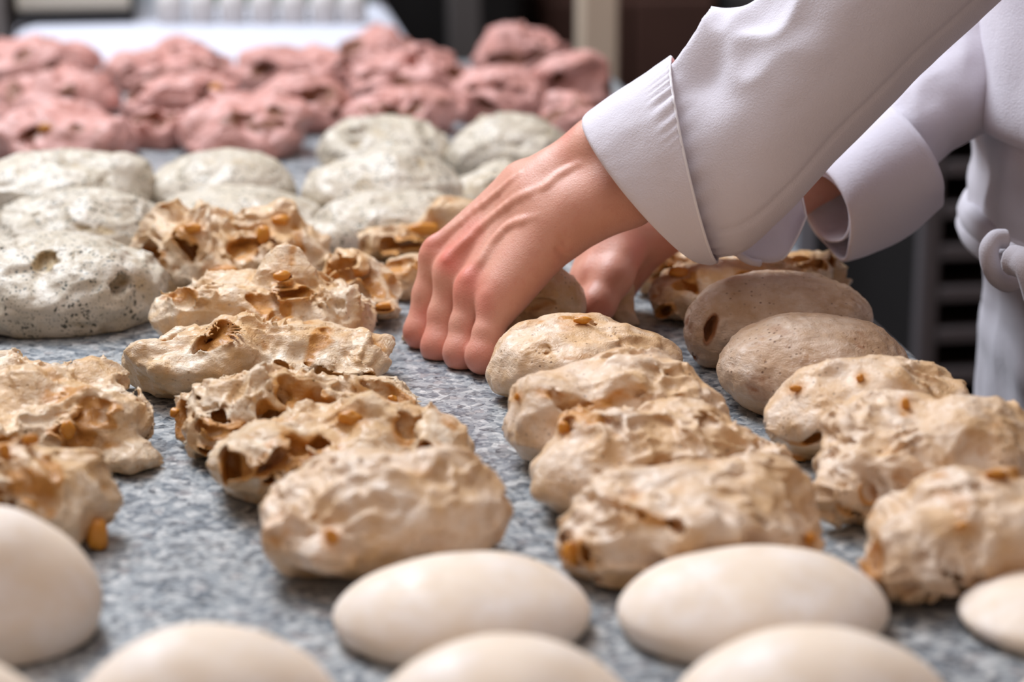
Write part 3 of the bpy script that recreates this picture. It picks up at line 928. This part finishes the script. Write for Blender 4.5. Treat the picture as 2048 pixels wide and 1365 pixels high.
# right hand: behind the dough, in the shade of the sleeves
add_hand(wr=((1258, 424, 1.500), (1296, 452, 1.492)),
         fore=((1500, 372, 1.492), (1520, 412, 1.486)),
         elbow=(1985, 110, 1.54),
         metas=(((1238, 458, 1.482), (1194, 552, 1.470)), ((1246, 464, 1.494), (1202, 556, 1.488)),
                ((1254, 470, 1.505), (1212, 562, 1.505)), ((1264, 480, 1.512), (1224, 576, 1.519))),
         fingers=(((1176, 600, 1.468), (1166, 622, 1.466), (1130, 632, 1.466), (1110, 628, 1.466)),
                  ((1184, 600, 1.486), (1172, 618, 1.484), (1130, 622, 1.482), (1100, 618, 1.482)),
                  ((1192, 604, 1.503), (1182, 617, 1.501), (1145, 616, 1.500), (1118, 612, 1.500)),
                  ((1204, 606, 1.517), (1196, 614, 1.516), (1165, 610, 1.514), (1145, 606, 1.514))),
         thumb=((1262, 470, 1.480), (1226, 555, 1.462), (1196, 610, 1.454), (1176, 636, 1.452)),
         hypo=(((1278, 478, 1.500), (1226, 580, 1.500), 0.018, 0.013), ((1222, 476, 1.500), (1178, 560, 1.485), 0.015, 0.012)), tendon=False)
# crease where the wrist bends
def on_skin(px, py):
    for Z in np.arange(1.34, 1.50, 0.0006):
        q = P(px, py, Z)
        ix = [min(len(a) - 1, int(np.searchsorted(a, v))) for a, v in zip((F.xs, F.ys, F.zs), q)]
        if F.d[ix[0], ix[1], ix[2]] < 0:
            return q
    return P(px, py, 1.4)


VEINS = [([(1088, 378), (1030, 402), (975, 446), (930, 486), (895, 520)], 0.0013), ([(1075, 436), (1020, 452), (985, 490), (955, 535)], 0.0012),
         ([(1040, 350), (985, 396), (925, 446), (880, 486)], 0.0013), ([(1160, 330), (1120, 352), (1088, 378)], 0.0011)]
for pl, r_ in VEINS:
    sp_ = [on_skin(*q) + FWD * 0.0021 for q in spline(pl, 4)]
    for i_, (a_, b_) in enumerate(zip(sp_[:-1], sp_[1:])):
        w_ = math.sin(math.pi * (i_ + 0.5) / (len(sp_) - 1)) ** 0.5
        F.cone(a_ + FWD * 0.0012 * (1 - w_), b_ + FWD * 0.0012 * (1 - w_), r_ * (0.5 + 0.5 * w_), r_ * (0.5 + 0.5 * w_), 0.004)
for pl in ([(1116, 500), (1131, 517), (1141, 522)], [(1124, 480), (1136, 492)]):
    sp_ = [on_skin(*q) for q in pl]
    for a_, b_ in zip(sp_[:-1], sp_[1:]):
        s_ = F.sl(np.minimum(a_, b_) - 0.008, np.maximum(a_, b_) + 0.008)
        F.d[s_] = smax(F.d[s_], -cone(F.pts(s_), a_, b_, 0.0007, 0.0007).astype(np.float32), 0.0035)
# arms, shoulders and trunk (under the clothes)
eL, eR = P(1850, -115, 1.345), P(1985, 110, 1.54)
sL, sR = np.array((0.63, 1.27, 0.42)), np.array((0.64, 1.60, 0.42))
F.cone(eL, sL, 0.029, 0.040, 0.01); F.cone(eR, sR, 0.029, 0.040, 0.01)
F.cone(sL, sR, 0.06, 0.06, 0.04)
F.cone((0.64, 1.42, 0.40), (0.70, 1.42, 0.06), 0.11, 0.10, 0.05, 0.06)
F.cone((0.62, 1.425, 0.46), (0.545, 1.425, 0.62), 0.058, 0.052, 0.03, 0.04)
F.cone((0.505, 1.425, 0.68), (0.545, 1.425, 0.75), 0.076, 0.092, 0.03, 0.04)
F.cone((0.455, 1.425, 0.625), (0.50, 1.425, 0.66), 0.032, 0.055, 0.03, 0.04)
F.cone((0.428, 1.425, 0.668), (0.437, 1.425, 0.70), 0.012, 0.009, 0.012, 0.03)
for sgn in (-1, 1):
    F.cone((0.535, 1.425 + sgn * 0.082, 0.685), (0.545, 1.425 + sgn * 0.090, 0.715), 0.012, 0.016, 0.008, 0.03)
F.d[:, :, F.zs < 0.0008] = np.maximum(F.d[:, :, F.zs < 0.0008], 0.001)
bv, bq = surface_nets(F.d, F.xs, F.ys, F.zs)
pv_ = (bv[:, 0], bv[:, 1], bv[:, 2])
red = np.zeros(len(bv))
for c_, r_, w_ in RED:
    red += w_ * np.exp(-((bv - c_) ** 2).sum(1) / (2 * (r_ * 0.62) ** 2))
red += np.clip(fbm(pv_, 0.03, 5, 3) * 0.9, 0, 0.5)
red = np.clip(red, 0, 1.2)
# veins and fine unevenness push the skin along its normal
link_mesh('body', bv - pers_loc, bq, M['skin'], person, None, attrs={'red': red})
del F


hair_m = plain('brown_hair', srgb(60, 42, 32), 0.7, 0.3, 60)
eye_m = plain('eye_white', srgb(225, 222, 218), 0.3, 0.05)
lip_m = plain('lips', srgb(176, 96, 88), 0.5, 0.1)


def shell(name, c, r, cut, mat):
    th_ = [(i, j) for i in range(25) for j in range(33)]
    V = []
    for i in range(25):
        for j in range(32):
            a, b = math.pi * i / 24, 2 * math.pi * j / 32
            V.append((c[0] + r[0] * math.sin(a) * math.cos(b), c[1] + r[1] * math.sin(a) * math.sin(b), c[2] + r[2] * math.cos(a)))
    Fc = [(i * 32 + j, (i + 1) * 32 + j, (i + 1) * 32 + (j + 1) % 32, i * 32 + (j + 1) % 32) for i in range(24) for j in range(32)]
    Fc = [f for f in Fc if cut(np.mean([V[k] for k in f], 0))]
    V = np.array(V)
    V = V + 0.003 * fbm((V[:, 0], V[:, 1], V[:, 2]), 0.02, 3, 2)[:, None]
    o = link_mesh(name, V - pers_loc, np.array(Fc), mat, person)
    sm = o.modifiers.new('thickness', 'SOLIDIFY'); sm.thickness = 0.006
    return o


shell('hair', (0.545, 1.425, 0.742), (0.102, 0.100, 0.104), lambda q: q[2] > 0.745 or q[0] > 0.565, hair_m)
for sgn in (-1, 1):
    shell('eye', (0.446, 1.425 + sgn * 0.031, 0.712), (0.012, 0.012, 0.011), lambda q: True, eye_m)
shell('mouth', (0.4255, 1.425, 0.640), (0.006, 0.020, 0.006), lambda q: True, lip_m)


def pring(top, bot, Z, rd, skew=(0, 0), dz=0.0):
    cx = ((top[0] + bot[0]) / 2, (top[1] + bot[1]) / 2)
    c = P(cx[0], cx[1], Z)
    u = (P(top[0], top[1], Z + dz) - P(bot[0], bot[1], Z - dz)) / 2
    sk = P(cx[0] + skew[0], cx[1] + skew[1], Z) - c
    return np.concatenate([c, u, FWD * rd - sk])


def loft(name, rings, mat, parent, n=96, m=8, fold=None, thick=0.0012, exps=2.0, t0=0.0, t1=2 * math.pi, close=True):
    R = spline(rings, m)
    V = []
    nt = n if close else n + 1
    ts = np.linspace(t0, t1, n, endpoint=False) if close else np.linspace(t0, t1, n + 1)
    e = 2.0 / exps
    ct = np.sign(np.cos(ts)) * np.abs(np.cos(ts)) ** e
    st = np.sign(np.sin(ts)) * np.abs(np.sin(ts)) ** e
    for i, r in enumerate(R):
        c, u, w = r[:3], r[3:6], r[6:9]
        ring = c + np.outer(ct, u) - np.outer(st, w)
        V.append(ring)
    V = np.array(V)
    if fold is not None:
        cen = R[:, None, :3]
        nrm = V - cen
        nrm = nrm / (np.linalg.norm(nrm, axis=2, keepdims=True) + 1e-9)
        s_ = np.linspace(0, 1, len(R))[:, None] * np.ones((1, nt))
        tt = np.ones((len(R), 1)) * ts[None, :]
        V = V + nrm * fold(s_, tt, V)[:, :, None]
    base = V.reshape(-1, 3)
    Fc = []
    for i in range(len(R) - 1):
        for k in range(n if close else n):
            a = i * nt + k; b = i * nt + (k + 1) % nt
            Fc.append((a, b, b + nt, a + nt))
    o = link_mesh(name, base - pers_loc, np.array(Fc), mat, parent)
    if thick:
        sm = o.modifiers.new('thickness', 'SOLIDIFY')
        sm.thickness = thick
        sm.offset = 0
    return o, V


def near_fold(s, t, V):
    p = (V[..., 0], V[..., 1], V[..., 2])
    # soft crumples on the top side of the forearm, long shallow drape on the near side
    top = np.clip(np.cos(t - 0.25), 0, 1) ** 1.5 * np.exp(-((s - 0.38) / 0.17) ** 2)
    f = 0.019 * top * (fbm(p, 0.055, 3, 2, ridged=True) - 0.3)
    f = f + 0.0022 * fbm(p, 0.07, 8, 2) + 0.0006 * fbm(p, 0.02, 9, 2)
    seam = np.exp(-((t - 2.45) / 0.035) ** 2)
    f = f - 0.0016 * seam
    # the sleeve gathers where it tucks under the turned back cuff
    g = np.exp(-((s - 0.16) / 0.06) ** 2)
    f = f + 0.0014 * g * np.sin(t * 26 + 3 * s)
    return f


sleeve_rings = [pring((1178, 246), (1392, 508), 1.398, 0.036, (-30, 22)),
                pring((1262, 190), (1420, 500), 1.395, 0.038, (-30, 10)),
                pring((1348, 128), (1446, 512), 1.390, 0.042, (-24, 0)),
                pring((1405, 66), (1512, 484), 1.385, 0.046),
                pring((1500, 0), (1680, 312), 1.375, 0.050),
                pring((1570, -60), (1850, 140), 1.362, 0.054),
                pring((1680, -170), (2010, -10), 1.350, 0.058),
                pring((1860, -400), (2200, -180), 1.325, 0.062)]
eLp = P(2120, -470, 1.30)
sleeve_rings.append(np.concatenate([sL * 0.72 + np.array(P(2030, -290, 1.325)) * 0.28 + (0.0, 0, 0.01), (-0.055, -0.02, 0.055), (0.035, 0.07, 0.01)]))
sleeve_rings.append(np.concatenate([sL + (0.02, 0.07, 0.0), (-0.05, 0.0, 0.078), (0.06, 0.05, 0.02)]))
loft('sleeve', sleeve_rings, M['cotton'], person, fold=near_fold, m=14, n=150)


def cuff_fold(s, t, V):
    p = (V[..., 0], V[..., 1], V[..., 2])
    win = np.exp(-((t - 0.95) / 0.34) ** 2) * np.clip((s - 0.80) / 0.12, 0, 1)
    f = 0.0011 * win * np.sin(t * 52 + 4 * s + 2.5 * np.sin(t * 9))
    f = f + 0.0016 * fbm(p, 0.05, 18, 2) + 0.0004 * fbm(p, 0.012, 19, 2)
    return f + 0.0012


cuff_rings = [pring((1172, 242), (1400, 514), 1.398, 0.038, (-34, 24)),
              pring((1180, 226), (1404, 520), 1.398, 0.042, (-36, 22)),
              pring((1250, 180), (1418, 524), 1.395, 0.045, (-30, 10)),
              pring((1345, 118), (1432, 520), 1.388, 0.048, (-32, 4))]
o, V = loft('cuff', cuff_rings, M['cotton'], person, fold=cuff_fold, m=10, n=240, thick=0.0016)
hem = V[-1]
tube('cuff_hem', list(hem[8:118:2]), 0.0009, M['thread'], person, 8, True, None).location = -pers_loc

# loose half of the near cuff hanging under the sleeve
low = spline([(1430, 498, 1.402), (1474, 512, 1.406), (1520, 524, 1.412), (1562, 520, 1.416), (1590, 482, 1.424), (1612, 434, 1.430)], 6)
upc = spline([(1428, 440, 1.398), (1480, 400, 1.405), (1510, 380, 1.412), (1545, 370, 1.418), (1575, 368, 1.426), (1602, 380, 1.432)], 6)
V = []
for k in range(13):
    s = k / 12
    for a, b in zip(low, upc):
        q = a * (1 - s) + b * s
        V.append(P(q[0], q[1], q[2] + 0.012 * math.sin(s * math.pi)))
m_ = len(low)
Fc = [(k * m_ + i, k * m_ + i + 1, (k + 1) * m_ + i + 1, (k + 1) * m_ + i) for k in range(12) for i in range(m_ - 1)]
V = np.array(V)
V = V - FWD * (0.002 * fbm((V[:, 0], V[:, 1], V[:, 2]), 0.02, 4, 2))[:, None]
o = link_mesh('cuff_lapel', V - pers_loc, np.array(Fc), M['cotton'], person)
sm = o.modifiers.new('thickness', 'SOLIDIFY'); sm.thickness = 0.0014; sm.offset = 0
hp = [P(*q) - pers_loc for q in low[18:]] + [P(1606, 405, 1.431) - pers_loc, P(1602, 384, 1.431) - pers_loc]
tube('cuff_hem', hp, 0.0008, M['thread'], person, 8)
hp = [P(*q) - pers_loc for q in spline([(1470, 486, 1.404), (1478, 508, 1.403), (1498, 522, 1.404), (1520, 527, 1.408)], 5)]
tube('cuff_fold', hp, 0.0022, M['cotton'], person, 8)


def far_fold(s, t, V):
    p = (V[..., 0], V[..., 1], V[..., 2])
    return 0.004 * fbm(p, 0.05, 31, 3) + 0.0035 * (fbm((p[0], p[1], p[2] * 0.6), 0.035, 33, 2, ridged=True) - 0.3) * np.clip(s * 2, 0, 1)


far_rings = [pring((1628, 346), (1674, 486), 1.475, 0.030, (30, 0)),
             pring((1690, 280), (1760, 430), 1.482, 0.034),
             pring((1740, 215), (1852, 345), 1.490, 0.038),
             pring((1800, 130), (1930, 284), 1.500, 0.044),
             pring((1850, 40), (2010, 235), 1.515, 0.050),
             pring((1900, -90), (2130, 110), 1.530, 0.055),
             pring((1990, -260), (2260, -90), 1.550, 0.060)]
far_rings.append(np.concatenate([sR * 0.72 + np.array(P(2125, -175, 1.55)) * 0.28 + (0, 0, 0.01), (-0.055, 0.02, 0.055), (0.035, 0.07, 0.01)]))
far_rings.append(np.concatenate([sR + (0.02, -0.07, 0.0), (-0.05, 0.0, 0.078), (0.06, 0.05, -0.02)]))
loft('sleeve', far_rings, M['cotton'], person, fold=far_fold, m=10, n=110)
fc = [pring((1630, 344), (1679, 490), 1.475, 0.033, (26, 0)),
      pring((1634, 330), (1690, 492), 1.475, 0.037, (22, 0)),
      pring((1690, 270), (1782, 456), 1.480, 0.042, (10, 0)),
      pring((1748, 205), (1866, 393), 1.486, 0.045, (22, 6))]


def fcf(s, t, V):
    p = (V[..., 0], V[..., 1], V[..., 2])
    return 0.0028 * fbm(p, 0.045, 41, 2) + 0.0015 + 0.007 * np.exp(-((t - 3.14) / 0.4) ** 2)


o, V = loft('cuff', fc, M['cotton'], person, fold=fcf, m=8, n=120, thick=0.0022)

# jacket body, bloused over the waist
def world_ring(px, py, rx, ry, cyy=1.42, Z=1.49):
    q = P(px + 50, py, Z)
    return np.concatenate([(q[0] + rx, cyy, q[2]), (-rx, 0, 0), (0, ry, 0)])


def torso_fold(s, t, V):
    p = (V[..., 0], V[..., 1], V[..., 2] * 0.45)
    return 0.007 * fbm(p, 0.10, 51, 3) + 0.003 * (fbm(p, 0.11, 53, 2, ridged=True) - 0.3)


tr = [np.array((0.575, 1.425, 0.575, -0.062, 0, 0, 0, 0.066, 0)), np.array((0.60, 1.425, 0.545, -0.075, 0, 0, 0, 0.085, 0)), np.array((0.64, 1.425, 0.50, -0.13, 0, 0, 0, 0.19, 0)), np.array((0.655, 1.42, 0.44, -0.155, 0, 0, 0, 0.215, 0)), np.array((0.66, 1.42, 0.36, -0.16, 0, 0, 0, 0.21, 0)), world_ring(1880, -150, 0.155, 0.20), world_ring(1886, 0, 0.155, 0.20),
      world_ring(1890, 120, 0.155, 0.20), world_ring(1894, 210, 0.155, 0.195), world_ring(1916, 256, 0.150, 0.19), world_ring(1960, 274, 0.140, 0.175), world_ring(2010, 272, 0.12, 0.15)]
loft('jacket', tr, M['cotton'], person, fold=torso_fold, m=8, n=140, thick=0.002, exps=2.3)
# a folded seam along the jacket's lower edge
wr = [world_ring(1950, 262, 0.14, 0.175), world_ring(1950, 310, 0.14, 0.175), world_ring(1966, 380, 0.14, 0.175), world_ring(1960, 440, 0.142, 0.177), world_ring(1966, 500, 0.142, 0.177),
      world_ring(1998, 540, 0.138, 0.172), world_ring(2006, 600, 0.14, 0.175), world_ring(2020, 700, 0.142, 0.178), world_ring(2012, 770, 0.15, 0.186), world_ring(2026, 860, 0.152, 0.19),
      world_ring(2040, 1100, 0.16, 0.20), world_ring(2060, 1700, 0.17, 0.21)]


def apron_fold(s, t, V):
    p = (V[..., 0], V[..., 1], V[..., 2] * 0.25)
    return 0.007 * fbm(p, 0.045, 61, 3) + 0.004 * (fbm(p, 0.03, 63, 2, ridged=True) - 0.3)


loft('apron', wr, M['apron'], person, fold=apron_fold, m=8, n=140, thick=0.002, exps=2.3)
for k, (yy, rr) in enumerate(((492, 0.009), (522, 0.009))):
    ring = spline([world_ring(1962, yy, 0.146, 0.182)], 1) if False else [world_ring(1960, yy, 0.147, 0.183)]
    r = ring[0]
    pts = [r[:3] + r[3:6] * math.cos(t) - r[6:9] * math.sin(t) - pers_loc for t in np.linspace(-0.6, 2 * math.pi - 0.65, 70)]
    tube('apron_tie', pts, rr, M['apron'], person, 8)
loop = spline([(2012, 478, 1.41), (1990, 480, 1.408), (1978, 500, 1.405), (1982, 532, 1.405), (1998, 558, 1.408), (2020, 566, 1.412), (2030, 550, 1.418), (2018, 520, 1.420), (2012, 495, 1.416)], 6)
tube('tie_loop', [P(*q) - pers_loc for q in loop], 0.0058, M['apron'], person, 10)
loop = spline([(2024, 520, 1.395), (2044, 526, 1.388), (2062, 540, 1.378), (2080, 600, 1.38)], 6)
tube('tie_loop', [P(*q) - pers_loc for q in loop], 0.009, M['apron'], person, 10)
trouser = plain('dark_trousers', srgb(60, 60, 70), 0.85, 0.1)
shoe = plain('black_shoes', srgb(25, 24, 24), 0.5, 0.1)
for yy in (1.34, 1.50):
    tube('trouser_leg', [(0.68 - pers_loc[0], yy - pers_loc[1], 0.45), (0.68 - pers_loc[0], yy - pers_loc[1], 0.20), (0.69 - pers_loc[0], yy - pers_loc[1], 0.05)], [0.085, 0.07, 0.06], trouser, person, 20)
    tube('shoe', [(0.74 - pers_loc[0], yy - pers_loc[1], 0.045), (0.66 - pers_loc[0], yy - pers_loc[1], 0.05), (0.58 - pers_loc[0], yy - pers_loc[1], 0.035), (0.53 - pers_loc[0], yy - pers_loc[1], 0.028)], [0.036, 0.045, 0.034, 0.02], shoe, person, 16)

# ------------------------------------------------------------------ things behind the table
white_top = plain('flour_dusted_board', srgb(208, 209, 220), 0.6, 0.05, 8)
bench = empty('worktop', (0.02, 2.8, -0.9), 'pale floury worktop standing beyond the far end of the granite table', 'worktop')
box('board', -0.166, 0.262, 2.435, 3.1, -0.05, 0.012, white_top, bench, bev=0.03, seg=4)
box('cabinet', -0.16, 0.25, 2.46, 3.08, -0.9, -0.05, dark_steel, bench)
beige = plain('beige_plastic', srgb(196, 188, 172), 0.6, 0.08)
black = plain('black_plastic', srgb(24, 22, 22), 0.5, 0.2)
grey = plain('grey_paint', srgb(128, 122, 118), 0.55, 0.1)
cr = empty('storage_box', (-0.1, 2.8, 0.012), 'beige box on a dark base at the back of the pale worktop', 'box')
box('base', -0.160, -0.032, 2.64, 2.95, 0.0125, 0.026, black, cr)
box('box_body', -0.157, -0.036, 2.645, 2.94, 0.0262, 0.16, beige, cr)
g_ = plain('green_plastic', srgb(0, 104, 62), 0.5, 0.1)
gc = empty('green_crate', (0.11, 2.86, 0.012), 'green plastic crate behind the row of white pots, its lower edge showing', 'crate')
x0c, x1c = 0.035, 0.235
box('crate_base', x0c, x1c, 2.76, 3.0, 0.0125, 0.02, g_, gc)
box('side_panel', x0c, x1c, 2.76, 2.766, 0.02, 0.13, g_, gc)
box('side_panel', x0c, x1c, 2.994, 3.0, 0.02, 0.13, g_, gc)
box('side_panel', x0c, x0c + 0.006, 2.767, 2.993, 0.02, 0.13, g_, gc)
box('side_panel', x1c - 0.006, x1c, 2.767, 2.993, 0.02, 0.13, g_, gc)
pot_m = plain('white_pot_plastic', srgb(205, 200, 196), 0.5, 0.05)
wheres = ['leftmost white pot on the pale worktop, next to the beige box', 'second white pot from the left in the row on the worktop', 'third white pot from the left in the row on the worktop',
          'middle white pot of the row on the worktop', 'third white pot from the right in the row on the worktop', 'second white pot from the right in the row on the worktop', 'rightmost white pot in the row on the worktop']
for i, px in enumerate((342, 404, 466, 528, 588, 648, 706)):
    q = G(px, 46, 0.012)
    pot = empty('white_pot', (float(q[0]), float(q[1]), 0.0125), wheres[i], 'pot', 'white pots on the worktop')
    pts = [(0, 0, 0.0), (0, 0, 0.002), (0, 0, 0.024), (0, 0, 0.030), (0, 0, 0.033)]
    tube('pot_body', pts, [0.0125, 0.0145, 0.0155, 0.013, 0.009], pot_m, pot, 24)
    tube('cap', [(0, 0, 0.0332), (0, 0, 0.046), (0, 0, 0.048)], [0.0085, 0.0085, 0.0075], g_ if i > 2 else black, pot, 20)


def post(px, Z, wpx, dpt, mat, label, name, z0=-0.9, z1=1.4):
    q = P(px, 100, Z)
    w = wpx / FPX * Z
    e = empty(name, (float(q[0]), float(q[1]), z0), label, 'post')
    box('upright', q[0] - w / 2, q[0] + w / 2, q[1], q[1] + dpt, z0 + 0.011, z1, mat, e, bev=0.003)
    box('foot_plate', q[0] - w * 0.9, q[0] + w * 0.9, q[1] - w * 0.4, q[1] + dpt + w * 0.4, z0, z0 + 0.01, mat, e, bev=0.002)


post(932, 2.95, 62, 0.04, plain('dark_grey_paint', srgb(92, 86, 84), 0.6, 0.1), 'dark grey metal post behind the pink dough', 'metal_post')
wood = NT('pale_wood', 0.6, 0.3)
wv = wood.t.nodes.new('ShaderNodeMapping'); wv.inputs['Scale'].default_value = (30, 30, 2)
wood.link(wood.tc.outputs['Object'], wv.inputs[0])
wood.color(wood.mix(wood.noise(3, 5, 0.6, 1, wv.outputs[0]), srgb(206, 184, 160), srgb(228, 208, 186)))
post(1200, 2.75, 74, 0.045, wood.m, 'pale wooden post standing behind the round pink lump', 'wooden_post')
post(1, 2.62, 30, 0.03, grey, 'grey post at the left edge beside the pale worktop', 'grey_post')
post(1626, 2.3, 40, 0.03, plain('pale_grey_paint', srgb(150, 152, 160), 0.6, 0.1), 'pale grey post behind the hanging cuff lapel', 'pale_grey_post')

# dark machine behind
mc = empty('dough_mixer', (0.33, 3.3, -0.9), 'black machine behind the worktop between the pots and the grey post', 'machine')
box('housing', 0.27, 0.46, 3.05, 3.6, -0.88, 0.10, black, mc, bev=0.02, seg=3)
box('foot', 0.29, 0.44, 3.1, 3.55, -0.9, -0.88, dark_steel, mc)
box('steel_cover', 0.295, 0.345, 3.06, 3.2, 0.1005, 0.115, steel, mc, bev=0.005)
cb = empty('wooden_cabinet', (0.6, 3.4, -0.9), 'dark brown cabinet between the grey post and the wooden post', 'cabinet')
brown = plain('dark_brown_wood', srgb(92, 62, 52), 0.6, 0.3)
box('cabinet_body', 0.50, 0.74, 3.2, 3.7, -0.9, -0.03, brown, cb)
box('cabinet_door', 0.505, 0.618, 3.18, 3.1995, -0.85, -0.05, brown, cb)
box('cabinet_door', 0.622, 0.735, 3.18, 3.1995, -0.85, -0.05, brown, cb)
sb = empty('steel_bench', (0.9, 3.4, -0.9), 'grey steel bench in the dark behind the raised forearm', 'bench')
box('bench_top', 0.70 + 0.05, 1.35, 3.0, 3.6, -0.08, -0.04, steel, sb)
for lx in (0.77, 1.29):
    for ly in (3.02, 3.54):
        box('leg', lx, lx + 0.04, ly, ly + 0.04, -0.9, -0.0801, steel, sb)

# tray trolley on the right
rk_x0, rk_y0 = 0.79, 2.42
rk = empty('tray_trolley', (0.95, 2.6, -0.9), 'grey metal tray trolley in the dark beyond the right table edge', 'trolley')
rack_m = plain('rack_aluminium', srgb(112, 106, 108), 0.5, 0.1, 20, 0.2)
W_, D_ = 0.42, 0.50
for lx in (0, W_ - 0.022):
    for ly in (0, D_ - 0.022):
        box('upright', rk_x0 + lx, rk_x0 + lx + 0.022, rk_y0 + ly, rk_y0 + ly + 0.022, -0.83, 0.75, rack_m, rk)
        tube('wheel', [(rk_x0 + lx + 0.001 - 0.95, rk_y0 + ly + 0.011 - 2.6, 0.035), (rk_x0 + lx + 0.021 - 0.95, rk_y0 + ly + 0.011 - 2.6, 0.035)], 0.034, black, rk, 20)
box('side_panel', rk_x0 + 0.004, rk_x0 + 0.010, rk_y0 + 0.0225, rk_y0 + D_ - 0.0225, -0.82, 0.74, dark_steel, rk, bev=0.001)
tray_m = plain('tray_brown', srgb(74, 58, 50), 0.6, 0.2)
zz = -0.78
k = 0
while zz < 0.72:
    box('rail', rk_x0 + 0.0225, rk_x0 + W_ - 0.0225, rk_y0 - 0.001, rk_y0 + 0.012, zz, zz + 0.016, rack_m, rk, bev=0.002)
    box('tray', rk_x0 + 0.024, rk_x0 + W_ - 0.024, rk_y0 + 0.014, rk_y0 + D_ - 0.024, zz + 0.004, zz + 0.012, tray_m, rk, bev=0.002)
    zz += 0.046
    k += 1
